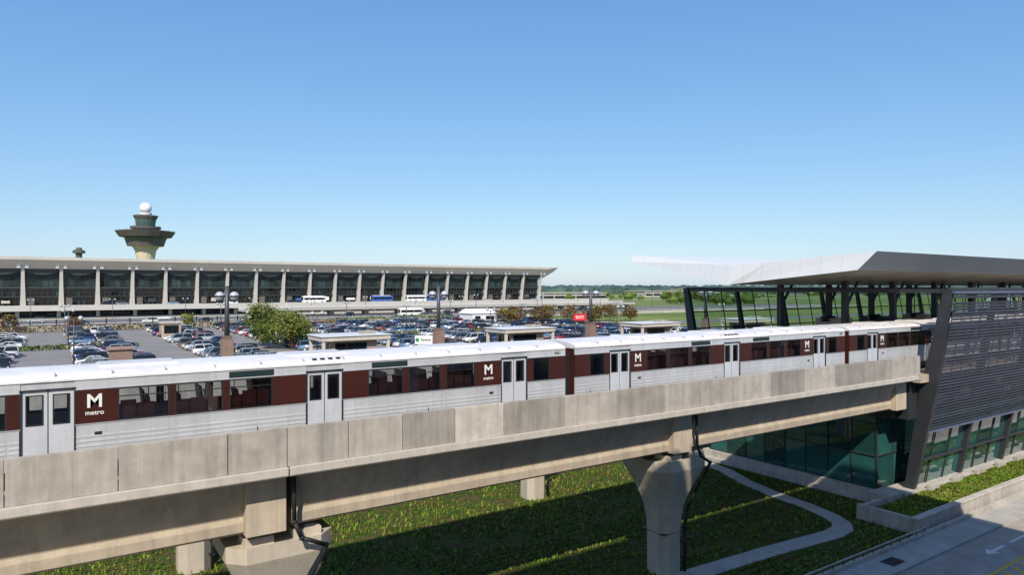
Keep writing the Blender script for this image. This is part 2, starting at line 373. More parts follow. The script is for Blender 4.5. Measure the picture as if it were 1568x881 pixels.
    for base in(-6.6,1.5):
        for i in range(6):
            xx=cx+base+i*.92
            for ya,yb in((25.22,26.1),(26.8,27.85)):
                b.box(xx,xx+.45,ya,yb,10.95,11.08,'seat'); b.hexa([(xx-.02,ya,11.08),(xx+.08,ya,11.08),(xx+.08,yb,11.08),(xx-.02,yb,11.08)],[(xx-.14,ya,12.02),(xx-.06,ya,12.02),(xx-.06,yb,12.02),(xx-.14,yb,12.02)],'seat')
                b.box(xx+.05,xx+.4,ya+.2,yb-.2,10.6,10.95,'steel')
            b.cyl((xx,26.15,11.0),(xx,26.15,12.7),.018,.018,5,'silver')
    for a,c,k in segs:
        if k=='s': b.box(cx+a+.03,cx+c-.03,27.86,27.9,10.6,12.7,'beige',1.1)
        elif k=='w': b.box(cx+a,cx+c,27.86,27.9,10.6,11.45,'seat',1.05)
    for dd in(-8.5,0,8.5):
        for q in(-.85,.85):
            b.box(cx+dd+q-.02,cx+dd+q+.02,25.0,25.85,10.6,12.3,'seat',.9); b.box(cx+dd+q-.02,cx+dd+q+.02,27.05,27.84,10.6,12.3,'seat',.9)
            b.cyl((cx+dd+q,25.9,10.6),(cx+dd+q,25.9,12.7),.02,.02,6,'silver')
    b.build('car_body',train,merge=False)
    for sx in(-7.3,7.15):
        text('M','logo_letter',(cx+sx,24.887,12.05),.58,'white',0,train,bold=.012)
        text('metro','logo_word',(cx+sx,24.887,11.70),.20,'white',0,train,bold=.003)
    text(num,'car_number',(cx+10.9,24.887,12.58),.18,'rubber',0,train)
for i,c in enumerate((-14.9,8.4,31.7,55.0,78.3)): traincar(c,str(6060+i))
b=MB()
for x in(-3.25,20.05,43.35,66.65): b.box(x-.3,x+.3,26.2,26.8,10.0,10.35,'steel')
b.build('couplers',train)

# ------------------------------------------------------------------ station
st=empty('metro_station')
def LY(z): return 25.0-2.6*(z-.8)/14.5
def FY(z): return 68.4-LY(z)
b=MB(); rg=random.Random(5)
def panes(orig,du,dv,nu,nv,k,nrm):
    o=Vector(orig);du=Vector(du);dv=Vector(dv);nrm=Vector(nrm)
    for i in range(nu):
        for j in range(nv):
            q=[o+du*(i+a)/nu+dv*(j+c)/nv for a,c in((0,0),(1,0),(1,1),(0,1))]
            a1,a2=rg.uniform(-.014,.014),rg.uniform(-.014,.014)
            q=[q[0]+nrm*(a1+a2),q[1]+nrm*(a1-a2),q[2]+nrm*(-a1-a2),q[3]+nrm*(-a1+a2)]
            b.face(q,k,rg.uniform(.5,1.7))
panes((50,41.6,.85),(0,-15.1,0),(0,0,7.2),8,3,'glassgreen',(1,0,0))
panes((50,26.5,.85),(70,0,0),(0,0,7.2),32,3,'glassgreen',(0,1,0))
b.build('glass_curtain_wall',st,merge=False)
b=MB()
for i in range(9):
    y=41.6-15.1*i/8; b.box(49.93,49.99,y-.03,y+.03,.85,8.05,'mull')
for j in range(4):
    z=.85+7.2*j/3; b.box(49.90,49.98,26.5,41.6,z-.035,z+.035,'mull')
for i in range(33):
    x=50+70*i/32; b.box(x-.03,x+.03,26.43,26.49,.85,8.05,'mull')
for j in range(4):
    z=.85+7.2*j/3; b.box(50,120,26.40,26.48,z-.035,z+.035,'mull')
b.box(49.7,120,26.3,42,8.06,9.08,'steel'); b.box(49.6,50.1,25.2,42,6.2,6.9,'steel'); b.box(50.3,51.6,24.4,26.2,6.2,9.0,'steel')
b.build('mullions',st)
b=MB()
b.box(49.55,120,26.15,42.2,-.3,.82,'wallc'); b.box(49.0,49.55,25.9,42.4,-.3,.3,'wallc')
b.box(48.2,49.9,24.6,26.1,-.3,1.1,'wallc'); b.box(49.9,120,24.3,26.14,-.3,1.0,'wallc')
for i in range(12): b.box(52.6+3.8*i,54.0+3.8*i,24.0,24.29,.8,1.25,'wallc')
b.build('plinth',st,bevel=.02)
b=MB()
b.box(45,120,21.25,21.6,-.3,1.0,'wallc'); b.box(45,45.35,21.6,25.2,-.3,1.0,'wallc'); b.box(45,48.2,24.9,25.2,-.3,.9,'wallc')
b.box(44.9,120,21.18,21.66,1.0,1.1,'wallc',1.15)
b.build('planter_wall',st,bevel=.02)
b=MB(); b.box(45.35,120,21.6,24.3,0,.86,'grass'); b.build('planter_lawn',st)
b=MB()
fx=[51.7+7.6*i for i in range(11)]
for i,x in enumerate(fx):
    w=.55 if i==0 else .28
    for F,sg in((LY,1),(FY,-1)):
        b.hexa([(x-.2,F(.9)-w*.6,.9),(x+.2,F(.9)-w*.6,.9),(x+.2,F(.9)+w*.6,.9),(x-.2,F(.9)+w*.6,.9)],[(x-.2,F(8)-w,8),(x+.2,F(8)-w,8),(x+.2,F(8)+w,8),(x-.2,F(8)+w,8)],'steel')
        b.hexa([(x-.2,F(8)-w,8),(x+.2,F(8)-w,8),(x+.2,F(8)+w,8),(x-.2,F(8)+w,8)],[(x-.2,F(15.5)-w*.5,15.5),(x+.2,F(15.5)-w*.5,15.5),(x+.2,F(15.5)+w*.5,15.5),(x-.2,F(15.5)+w*.5,15.5)],'steel')
    b.beam((x,22.4,15.35),(x,46,15.35),.18,.28,'steel')
for F in(LY,FY):
    b.beam((51.6,F(15.45),15.5),(130,F(15.45),15.5),.25,.2,'steel')
for z in(13.2,11.6): b.beam((51.6,FY(z),z),(130,FY(z),z),.12,.12,'steel')
for z in(5.2,3.0): b.beam((51.6,LY(z)-.05,z),(130,LY(z)-.05,z),.15,.18,'steel')
for i in range(1,32): x=51.7+2.53*i; b.beam((x,FY(5),5),(x,FY(15.4),15.4),.08,.08,'steel')
for i in range(1,32):
    x=51.7+2.53*i; b.beam((x,LY(.9)+.1,.9),(x,LY(5.2)+.1,5.2),.07,.07,'mull')
b.build('leaning_steel_frames',st)
b=MB()
panes((51.9,LY(.9)+.15,.9),(76,0,0),(0,LY(5.2)-LY(.9),4.3),30,2,'glassgreen',(0,1,0))
panes((51.9,FY(5.),5.),(76,0,0),(0,FY(15.3)-FY(5.),10.3),30,4,'clear',(0,1,0))
b.build('leaning_glass',st,merge=False)
b=MB(); z=5.4
while z<15.2:
    if not(14.55<z<14.8):
        y=LY(z)-.42; 
        b.hexa([(51.9,y,z),(128,y,z),(128,y+.03,z+.01),(51.9,y+.03,z+.01)],[(51.9,y-.10,z+.165),(128,y-.10,z+.165),(128,y-.07,z+.175),(51.9,y-.07,z+.175)],'louver',rg.uniform(.8,1.2))
    z+=.225
for i in range(51):
    x=52.3+1.52*i; b.beam((x,LY(5.3)-.28,5.3),(x,LY(15.2)-.28,15.2),.05,.06,'steel')
b.box(51.6,128,LY(15.3)-.5,LY(15.3)-.1,15.2,15.34,'louver',1.6); b.box(51.6,128,LY(5.3)-.5,LY(5.3)-.1,5.2,5.33,'louver',1.6)
b.build('louver_screen',st)
b=MB(); b.box(52.5,130,29.8,38.2,9.6,10.62,'wallc'); b.box(50.3,130,23.6,29.6,8.9,9.45,'girder'); b.box(50.3,130,38.4,44.6,8.9,9.45,'girder')
b.build('platform',st)
b=MB()
for i in range(10):
    x=54+7.6*i
    for y in(31.2,37.2):
        b.box(x-.22,x+.22,y-.22,y+.22,10.6,16.3,'steel')
        b.beam((x,y,13.8),(x+(2.2),y,16.4),.15,.2,'steel')
    b.box(x+2.5,x+4.3,33,35.4,10.62,12.9,'steel' if i%2 else 'beige',.8)
    b.box(x+1.5,x+3.5,34.1,34.3,12.6,13.1,'darkglass'); b.cyl((x+2.5,34.2,13.1),(x+2.5,34.2,15.9),.05,.05,6,'steel')
    b.box(x-1.5,x+.5,30.2,30.3,10.62,11.9,'pylon')
b.build('platform_columns',st)
b=MB()
T=[(23.3,17.95),(31.1,17.45),(34.0,17.35),(46.9,18.63)]
B=[(24.4,16.75),(33.0,15.95),(34.2,15.8),(46.7,18.0)]
xs0=[44.0,43.6,43.3,45.2]
t0=[(xs0[i],*T[i]) for i in range(4)]; b0=[(xs0[i]-.3,*B[i]) for i in range(4)]
t1=[(140,*T[i]) for i in range(4)]; b1=[(140,*B[i]) for i in range(4)]
for i in range(3):
    b.face([t0[i],t0[i+1],t1[i+1],t1[i]],'roofwhite'); b.face([b0[i],b0[i+1],b1[i+1],b1[i]],'soffit')
    b.face([t0[i],t0[i+1],b0[i+1],b0[i]],'roofwhite',.97 if i<2 else 1.08)  # far wing tinted lighter, sunlit side put into the colour
b.face([t0[0],b0[0],b1[0],t1[0]],'roofwhite',.7); b.face([t0[3],b0[3],b1[3],t1[3]],'roofwhite')  # near fascia tinted darker, its shade put into the colour
b.build('folded_roof',st)
# assumed unseen garage blocks, added to shade the ground; slots keep piers sunlit
b=MB()
def shade_block(x0,x1,yf,n,fh=3.2):
    H_=fh*n
    for i in range(1,n+1):
        z=fh*i; b.box(x0,x1,-30,yf,z-.35,z,'wallc')
        if i<n: b.box(x0,x1,yf,yf+.25,z-.35,z+1.15,'panel')
    b.box(x0+.3,x1-.3,-29,yf-1.0,0,H_-.36,'panel',.6); b.box(x0-.05,x1+.05,-30.2,yf+.3,H_+.002,H_+1.0,'panel')
    k=max(1,int((x1-x0)/8))
    for i in range(k+1): x=x0+.2+(x1-x0-1.2)*i/k; b.box(x,x+.8,yf-.9,yf-.1,0,H_-.36,'wallc')
shade_block(13.2,32,3.2,9); shade_block(32.2,95,3.2,3); shade_block(-9.6,9.0,-1.4,10,3.36)
b.box(-3,7,-1.1,.6,13.4,13.8,'wallc')
b.build('unseen_shade_blocks')

# ------------------------------------------------------------------ terminal
tm=empty('airport_terminal')
b=MB()
roof=[(314,27.2),(314.1,26.1),(319.6,22.2),(330,19.6),(345,18.6),(366,22.5),(366,23.6),(345,19.8),(330,20.8),(320,24.2)]
b.extx(roof,-60,237,'termroof')
tp=[(314,27.2),(320,24.2),(330,20.8),(345,19.8),(366,23.6)]; bt=[(314.1,26.1),(319.6,22.2),(330,19.6),(345,18.6),(366,22.5)]
for A in(tp,bt):
    for i in range(4):
        b.face([(237,*A[i]),(237,*A[i+1]),(244-i*.3,*tp[i+1]),(244-i*.3,*tp[i])],'termroof',.9)
b.face([(237,*bt[0]),(237,*tp[0]),(244,*tp[0])],'termroof')
b.build('swooping_roof',tm)
b=MB()
cols=[234.8-12.2*k for k in range(24)]
for x in cols:
    w=[(.95,8.6,320.6,322.6),(.75,13,319.9,321.6),(.58,19,318.6,320),(.5,25.2,317.1,318.3)]
    for i in range(3):
        a,c=w[i],w[i+1]
        b.hexa([(x-a[0],a[2],a[1]),(x+a[0],a[2],a[1]),(x+a[0],a[3],a[1]),(x-a[0],a[3],a[1])],[(x-c[0],c[2],c[1]),(x+c[0],c[2],c[1]),(x+c[0],c[3],c[1]),(x-c[0],c[3],c[1])],'termcol')
    for q in(-1,1):
        b.box(x+q*1.25-.55,x+q*1.25+.55,316.6,318.6,23.1,24.7,'white')  # white blocks stand in for sunlit openings in the roof
b.build('columns',tm)
b=MB()
rg=random.Random(9)
for k in range(len(cols)-1):
    x1,x0=cols[k]-.6,cols[k+1]+.6; n=6
    for i in range(n):
        a=x0+(x1-x0)*i/n;c=x0+(x1-x0)*(i+1)/n
        for (z0,z1) in((8.8,12.2),(12.2,15.6),(15.6,19),(19,22.6)):
            f=lambda z:322.3-2.2*(z-8.8)/14
            b.face([(a,f(z0),z0),(c,f(z0),z0),(c,f(z1),z1),(a,f(z1),z1)],'darkglass' if z0<12.3 and rg.random()<.55 else 'termglass',rg.uniform(.5,1.6))
        b.box(a-.06,a+.06,f(12)-1.2,f(12)+.3,8.8,15.6,'mull'); b.beam((a,f(15.6)-.1,15.6),(a,f(22.5)-.1,22.5),.12,.2,'mull')
        def cz(u): return 22.4-1.5*(1-(2*u-1)**2)
        u0,u1=i/n,(i+1)/n
        b.hexa([(a,318.7,cz(u0)-.45),(c,318.7,cz(u1)-.45),(c,319.3,cz(u1)-.45),(a,319.3,cz(u0)-.45)],[(a,318.7,22.7),(c,318.7,22.7),(c,319.3,22.9),(a,319.3,22.9)],'mull')
    b.box(x0,x1,320.2,321.0,15.2,15.9,'mull'); b.box(x0,x1,320.6,321.6,11.9,12.3,'mull')
    b.box(x0+1,x0+3,318.5,320.4,8.8,11.6,'towerbr')
    if rg.random()<.7: b.box(x0+5,x0+5+rg.uniform(1,4),318.8,319.8,9.6,rg.choice([10.6,11.2]),rg.choice(['white','steel','blue','wallc']))
b.build('glazed_facade',tm)
b=MB()
b.box(-60,234,323,364,4.2,18.6,'mull')
b.box(-200,262,291,366,7.4,8.6,'termroof'); b.box(-200,262,290.7,291,7.3,9.3,'termcol'); 
for i in range(38): x=-190+12*i; b.box(x-.6,x+.6,293,294.2,4.2,7.4,'termcol')
b.box(-200,262,300,301,4.2,7.4,'darkglass')
b.box(-200,262,286,290,4.23,5.1,'wallc')
b.build('departures_deck',tm)
b=MB()
cx,cy=42.4,421; s=.357; zt=lambda y:15.6+(440-y)*s
P=[(12.5,400,'towerc'),(12.5,397,'towerc'),(14.5,384,'towerc'),(19,377,'towerc'),(25,376.9,'towerbr'),(28.5,366,'towerg'),(30.5,363.5,'towerbr'),(36,363,'towerbr'),(41.5,354.5,'towerbr'),(38,353.8,'towerbr'),(17,353.7,'towerbr'),(17,351,'towerbr'),(21,350.5,'towerbr'),(21.5,347,'towerbr'),(13,346.5,'towerg'),(14.5,336,'towerbr'),(16.5,333,'towerbr'),(17.5,330,'towerbr'),(8,329.5,'white'),(9,326,'white'),(9,325.5,'white')]
b.lathe(cx,cy,[(r*s,zt(y),k) for r,y,k in P],16)
b.lathe(cx,cy,[(13*s,4,'towerc'),(12.5*s,zt(399),'towerc')],16)
b.sph((cx,cy,zt(318.5)),8.6*s,'white',20)
for i in range(16):
    a=2*math.pi*i/16
    b.cyl((cx+12.8*s*math.cos(a),cy+12.8*s*math.sin(a),zt(346.5)),(cx+14.3*s*math.cos(a),cy+14.3*s*math.sin(a),zt(336)),.12,.12,4,'towerbr')
    b.cyl((cx+40*s*math.cos(a),cy+40*s*math.sin(a),zt(354)),(cx+40*s*math.cos(a),cy+40*s*math.sin(a),zt(351)),.06,.06,4,'towerbr')
for q in(-16,-5,12,18): b.cyl((cx+q*s,cy-3,zt(352)),(cx+q*s,cy-3,zt(343)),.1,.06,5,'towerbr')
b.build('control_tower')
b=MB(); cx2,cy2=13,470; s2=.41; z2=lambda y:15.6+(440-y)*s2
b.lathe(cx2,cy2,[(4*s2,4,'towerbr'),(4*s2,z2(392),'towerbr'),(8*s2,z2(391),'towerbr'),(8*s2,z2(389),'towerg'),(7*s2,z2(387),'towerbr'),(4*s2,z2(386.5),'towerbr'),(3.5*s2,z2(383.5),'towerbr'),(.1,z2(383),'towerbr')],10)
b.build('ramp_tower')

for (x0,x1,y0,y1,h) in((300,420,470,500,6.5),(560,700,560,590,7),(420,560,760,800,9),(900,1100,800,840,9)):
    b=MB()
    b.box(x0,x1,y0,y1,4,4+h,'termcol',.8); b.box(x0,x1,y0-.3,y0-.05,4+h*.35,4+h*.62,'darkglass'); b.box(x0-1,x1+1,y0-1,y1+1,4+h,4.7+h,'wallc')
    for i in range(int((x1-x0)/12)): b.box(x0+12*i,x0+12*i+1,y0-.6,y0-.31,4,4+h,'wallc')
    b.build('low_concourse_building')
b=MB()
b.box(250,1500,440,452,4.0,4.25,'conc'); b.box(250,2500,640,700,4,4.26,'conc'); b.box(200,1500,330,338,4,4.25,'asphalt2')
b.build('taxiway_pavement')

# ------------------------------------------------------------------ cars
def carmesh(kind,k):
    b=MB()
    if kind=='sedan': Lh,W,hood,trunk,roof,ws,rs,re,be=2.3,.9,.88,.98,1.45,(-1.0),(-.25),(.9),(1.65)
    elif kind=='suv': Lh,W,hood,trunk,roof,ws,rs,re,be=2.35,.95,1.05,1.1,1.78,(-1.1),(-.5),(1.9),(2.2)
    else: Lh,W,hood,trunk,roof,ws,rs,re,be=2.4,.98,.98,1.1,1.9,(-1.6),(-.8),(2.15),(2.35)
    st_=[(-Lh,.45,.62,.78),(-Lh+.12,.3,hood-.12,.93),(-Lh+.6,.28,hood-.02,1),(ws,.28,hood+.06,1),(0,.28,trunk,1),(re,.28,trunk,1),(Lh-.25,.3,trunk-.02,.96),(Lh-.05,.32,trunk-.12,.9),(Lh,.45,.65,.82)]
    st_=sorted(st_,key=lambda q:q[0])
    rings=[]
    for x,zb,ztp,wf in st_:
        w=W*wf; rings.append([(x,-w*.96,zb),(x,-w,.55 if ztp>.7 else zb+.05),(x,-w*.95,ztp-.06),(x,-w*.86,ztp),(x,w*.86,ztp),(x,w*.95,ztp-.06),(x,w,.55 if ztp>.7 else zb+.05),(x,w*.96,zb)])
    for a,c in zip(rings,rings[1:]):
        for i in range(8): b.face([a[i],a[(i+1)%8],c[(i+1)%8],c[i]],k,1,i not in(7,))
    b.face(rings[0],k);b.face(rings[-1],k)
    zb=trunk-.03; w0,w1=W*.88,W*.70
    bt=[(ws,-w0,hood+.03),(be,-w0,zb),(be,w0,zb),(ws,w0,hood+.03)]; tp_=[(rs,-w1,roof-.05),(re,-w1,roof-.07),(re,w1,roof-.07),(rs,w1,roof-.05)]
    b.hexa(bt,tp_,'darkglass')
    b.hexa([(rs-.06,-w1-.03,roof-.06),(re+.05,-w1-.03,roof-.08),(re+.05,w1+.03,roof-.08),(rs-.06,w1+.03,roof-.06)],[(rs+.15,-w1+.1,roof),(re-.15,-w1+.1,roof-.01),(re-.15,w1-.1,roof-.01),(rs+.15,w1-.1,roof)],k)
    for sy in(-1,1):
        for (xa,xb) in((ws,rs),(be,re)): b.beam((xa,sy*(w0+.005),zb if xa>0 else hood+.03),(xb,sy*(w1+.02),roof-.05),.07,.06,k)
        b.beam(((ws+be)/2,sy*(w0+.01),zb),((rs+re)/2,sy*(w1+.02),roof-.05),.05,.09,k)
        for x in(-Lh*.62,Lh*.62):
            b.cyl((x,sy*(W-.2),.33),(x,sy*(W+.01),.33),.33,.33,14,'tire'); b.cyl((x,sy*(W),.33),(x,sy*(W+.02),.33),.2,.2,10,'headl')
        b.box(-Lh-.01,-Lh+.2,sy*W*.62-.14,sy*W*.62+.14,.62,.76,'headl'); b.box(Lh-.12,Lh+.01,sy*W*.66-.13,sy*W*.66+.13,.72,.9,'taill')
        b.box(ws+.05,ws+.2,sy*(W+.08)-.08,sy*(W+.08)+.08,hood+.02,hood+.14,k)
    b.box(-Lh-.02,-Lh+.1,-.5,.5,.42,.58,'tire')
    return b.data('parked_car')
ccol={'cw':(.75,.75,.74),'cs':(.42,.43,.45),'cg':(.13,.135,.15),'ck':(.018,.018,.02),'cb':(.03,.06,.16),'cr':(.32,.02,.02),'ct':(.30,.26,.20),'cl':(.16,.26,.38)}
for k,c in ccol.items(): M[k]=mat('car_paint_'+k,c,.25,.2 if k!='cw' else 0,var=.02,coat=.8)
meshes=[]
wts={'cw':4,'cs':5,'cg':5,'ck':7,'cb':5,'cr':2,'ct':1,'cl':2}
for k,w in wts.items():
    for kd,w2 in(('sedan',3),('suv',3),('van',1)):
        me=carmesh(kd,k); meshes+= [me]*(w*w2)
rc=random.Random(21)
def car(x,y,z,rot,name='parked_car'):
    o=bpy.data.objects.new(name,rc.choice(meshes)); o.location=(x,y,z); o.rotation_euler=(0,0,rot); COL.objects.link(o)
nc=0
for rx in range(-12,140,17):
    for side,dx in((0,0),(1,5.0)):
        y=92.5 if rx>45 else 101.5
        while y<203:
            x_=rx+dx
            ok=rc.random()<(.80 if rx<30 else .9)
            if rx==38 and y<150: ok=False
            if rx<0 and y>185: ok=False
            if abs(y-150)<4: ok=False
            if ok:
                px_=784+1045*(x_*.8293-y*.5588)/(x_*.5588+y*.8293)
                if px_<-60 or px_>1120: ok=False
            if ok:
                car(x_+rc.uniform(-.3,.3),y+rc.uniform(-.12,.12),4.22,rc.choice([0,math.pi])+rc.uniform(-.03,.03)); nc+=1
            y+=3.0
for x in range(-20,230,9):
    if rc.random()<.65: car(x+rc.uniform(-2,2),rc.choice([297,304,311]),8.6,rc.choice([0,math.pi]))
    if rc.random()<.75: car(x+rc.uniform(-3,3),rc.choice([236,246,257,268]),4.23,0)
for x in (44,51.5,60,63,70,88): car(x,rc.choice([74,79]),4.22,0)

def bus(x,y,z,k):
    b=MB(); b.box(-5,5,-1.25,1.25,.4,3.1,k); b.box(-4.7,4.7,-1.27,1.27,1.5,2.5,'darkglass'); b.box(-5.02,-4.9,-1.1,1.1,1.3,2.7,'darkglass'); b.box(-4.6,4,-1,1,3.1,3.3,'white')
    for xx in(-3.4,-.2,3.2):
        for sy in(-1.28,1.1): b.cyl((xx,sy,.5),(xx,sy+.18,.5),.5,.5,12,'tire')
        b.box(xx+.9,xx+1.05,-1.28,1.28,1.5,2.5,k)
    o=b.build('shuttle_bus',bevel=.12); o.location=(x,y,z)
for a in((128,299,8.6,'blue'),(146,300,8.6,'white'),(160,308,8.6,'blue'),(96,299,8.6,'white'),(118,247,4.23,'white'),(60,243,4.23,'white')): bus(*a)

# ------------------------------------------------------------------ lamps, signs, pavilions
def biglamp(x,y):
    b=MB(); b.hexa([(x-.58,y-.58,4.2),(x+.58,y-.58,4.2),(x+.58,y+.58,4.2),(x-.58,y+.58,4.2)],[(x-.5,y-.5,10.6),(x+.5,y-.5,10.6),(x+.5,y+.5,10.6),(x-.5,y+.5,10.6)],'pylon'); b.box(x-.4,x+.4,y-.4,y+.4,10.6,10.95,'pylon',.7)
    b.cyl((x,y,10.9),(x,y,15.75),.24,.18,10,'pole')
    for q in(-1,1):
        c=Vector((x+q*.58,y-q*.38,14.75)); b.cyl((x,y,14.3),(c.x,c.y,14.45),.06,.06,6,'pole')
        b.sph(c,.45,'globe',16); b.lathe(c.x,c.y,[(.46,c.z-.1,'pole'),(.48,c.z+.02,'pole'),(.47,c.z+.08,'pole')],14)
        b.cyl((c.x,c.y,c.z-.6),(c.x,c.y,c.z-.32),.1,.24,8,'pole')
    b.build('street_lamp')
for i in range(-1,4): biglamp(14.0+22.95*i,70)
def lotlamp(x,y,h=8):
    b=MB(); b.cyl((x,y,4.2),(x,y,4.9),.3,.3,8,'wallc'); b.cyl((x,y,4.9),(x,y,4.2+h),.12,.08,6,'pole'); b.cyl((x-.8,y,4.1+h),(x+.8,y,4.1+h),.04,.04,5,'pole')
    for q in(-.8,.8): b.sph((x+q,y,4.35+h),.33,'globe',8)
    b.build('parking_lot_lamp')
for rx in range(-4,150,34):
    for y in(112,150,190): lotlamp(rx+6.5,y,7)
for x in range(-30,240,24): lotlamp(x,284,7)
for x in range(150,420,35): lotlamp(x,250,8)
def pavilion(x,y):
    b=MB()
    b.box(x-4.6,x+4.6,y-2.8,y+2.8,8.85,9.4,'fascia'); b.box(x-4.75,x+4.75,y-2.95,y+2.95,9.4,9.5,'white',.85)
    b.box(x-3.0,x+3.0,y-1.9,y+1.9,4.2,8.84,'brownbrick',.9); b.box(x-2.6,x+1.6,y-1.95,y-1.91,6.0,8.5,'darkglass'); b.box(x-3.05,x-3.01,y-1.4,y+1.4,5.0,8.4,'darkglass')
    for sx in(-4.3,4.3):
        for sy in(-2.5,2.5): b.box(x+sx-.18,x+sx+.18,y+sy-.18,y+sy+.18,4.2,8.85,'fascia',1.1)
    b.box(x+1.5,x+3.2,y-1,y+1,9.5,9.85,'wallc',.8)
    b.build('stair_pavilion',bevel=.03)
for x in(32.3,59.5,87.2,114): pavilion(x,86)
b=MB(); b.hexa([(4.7,79.3,4.2),(6.9,79.3,4.2),(6.9,81,4.2),(4.7,81,4.2)],[(4.8,79.4,9.3),(6.8,79.4,9.3),(6.8,80.9,9.3),(4.8,80.9,9.3)],'pylon'); b.box(4.6,7.0,79.2,81.1,9.3,9.5,'pylon',1.3)
b.build('stone_pylon')
def sign(name,x,y,z,w,h,rot,bk,txt,tk,size,extra=None):
    e=empty(name); e.location=(x,y,0); e.rotation_euler=(0,0,rot)
    b=MB(); b.box(-w/2,w/2,0,.15,z-h/2,z+h/2,bk); b.box(-w/2-.06,w/2+.06,.15,.22,z-h/2-.06,z+h/2+.06,'steel')
    for q in(-w*.35,w*.35): b.cyl((q,.2,4.2),(q,.2,z),.08,.08,8,'steel')
    if extra: b.box(-w/2+.1,-w/2+.5,-.01,0,z-.22,z+.22,extra)
    b.build('board',e); text(txt,'lettering',((.22 if extra else 0),-.015,z),size,tk,0,e,bold=.008)
r34=math.radians(-32)
sign('exit_sign',74.6,90,10.5,2.2,1.15,r34,'red','EXIT','white',.7)
sign('parking_sign',37.6,75,9.2,2.2,1.05,r34,'white','Parking','steel',.42,'green')
b=MB(); b.box(109,118,184,192,4.2,7.4,'white',.95); b.hexa([(108.6,183.6,7.4),(118.4,183.6,7.4),(118.4,192.4,7.4),(108.6,192.4,7.4)],[(110,186,8.8),(117,186,8.8),(117,190,8.8),(110,190,8.8)],'white'); b.box(110,112,183.9,184,4.3,6.6,'darkglass'); b.box(114,117,183.9,184,5.2,6.6,'darkglass'); b.build('service_building')
b=MB(); b.box(20.5,24.5,172,176,4.2,7.4,'brownbrick',1.1); b.box(20.2,24.8,171.7,176.3,7.4,7.7,'wallc'); b.box(21,24,171.9,172,5.2,7.0,'darkglass'); b.build('ticket_booth')
b=MB()
b.box(-60,62,228,231.5,6.7,7.1,'wallc'); b.box(-60,62,227.9,231.6,7.1,7.25,'mull')
for i in range(21): x=-59+6*i; b.box(x-.15,x+.15,229,229.4,4.2,6.7,'steel')
b.build('covered_walkway')
b=MB()
b.box(-200,300,216,216.5,4.2,5.4,'wallc'); 
for i in range(90): b.box(-200+5.5*i,-199.9+5.5*i,218,218.1,4.2,6.2,'steel')
b.box(-200,300,218.02,218.08,6.1,6.2,'steel'); b.box(-200,300,218.02,218.08,5.4,5.46,'steel')
b.build('road_barrier_wall')
b=MB()
b.box(60,262,270,279,6.4,7.2,'termroof'); b.box(60,262,269.7,270,6.5,7.7,'termcol',.8); b.box(60,262,279,279.3,6.3,8.1,'termcol')
for i in range(14): b.box(64+15*i,66+15*i,273,276,4.2,6.4,'termcol',.8)
b.build('elevated_ramp')
b=MB()
for i in range(26): x=-10+3.2*i; b.box(x,x+2.0,222,222.5,4.2,5.1,'orange' if i%2 else 'white')
b.build('traffic_barriers')

# ------------------------------------------------------------------ vegetation
def tree(name,x,y,z,h,w,k,n=2600,ls=.2,seed=0,k2=None):
    r=random.Random(seed); b=MB(); th=h*.28
    b.cyl((x,y,z-.2),(x+.1,y,z+th),.16*h/7,.11*h/7,8,'bark')
    cl=[]
    for i in range(26):
        a=r.uniform(0,6.28); u=r.uniform(-.85,1); rr=w*.5*math.sqrt(max(.05,1-u*u*.85))*r.uniform(.45,1.0)
        c=Vector((x+rr*math.cos(a),y+rr*math.sin(a),z+h*.60+u*h*.36)); cl.append(c)
        if i%2==0:
            m=Vector((x+.1,y,z+th*r.uniform(.8,1.3))); mid=(m+c)/2+Vector((0,0,.25)); b.cyl(m,mid,.05*h/7,.035*h/7,5,'bark'); b.cyl(mid,c,.035*h/7,.015,5,'bark')
    for i in range(n):
        ci=r.randrange(len(cl)); c=cl[ci]; s_=w*.115
        q=c+Vector((r.gauss(0,s_),r.gauss(0,s_),r.gauss(0,s_*.8)))
        d1=Vector((r.gauss(0,1),r.gauss(0,1),r.gauss(0,.6))).normalized(); d2=d1.cross(Vector((r.gauss(0,1),r.gauss(0,1),r.gauss(0,1)))).normalized()
        l=ls*r.uniform(.6,1.3)
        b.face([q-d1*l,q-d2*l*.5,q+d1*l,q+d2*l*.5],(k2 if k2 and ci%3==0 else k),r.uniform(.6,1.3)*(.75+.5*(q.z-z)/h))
    return b.build(name,merge=False)
tree('deciduous_tree',34,137,4.2,7.9,6.6,'leaf',4200,.24,1,'leafy')
tree('deciduous_tree',36.6,127,4.2,6.2,6.2,'leafy',3600,.24,2,'leaf')
tree('deciduous_tree',33.5,131,4.2,4.6,4.2,'leaf',1800,.22,3,'leafy')
tree('deciduous_tree',39.5,133,4.2,4.6,4.6,'leafy',1800,.22,4,'leaf')
for i in range(9): tree('autumn_tree',112+6.5*i,172+R(-3,3),4.2,R(4,5.4),R(5,6.5),'leafr',1100,.3,20+i,'leafy' if i%3==0 else None)
for i in range(6): tree('deciduous_tree',R(-10,60),R(206,213),4.2,R(3,5),R(3,4.6),'leafy' if i%2 else 'leafr',650,.3,40+i)
for i in range(7): tree('deciduous_tree',R(320,520),R(300,420),4.2,R(6,9),R(6,9),'leaf',700,.5,60+i,'leafy')
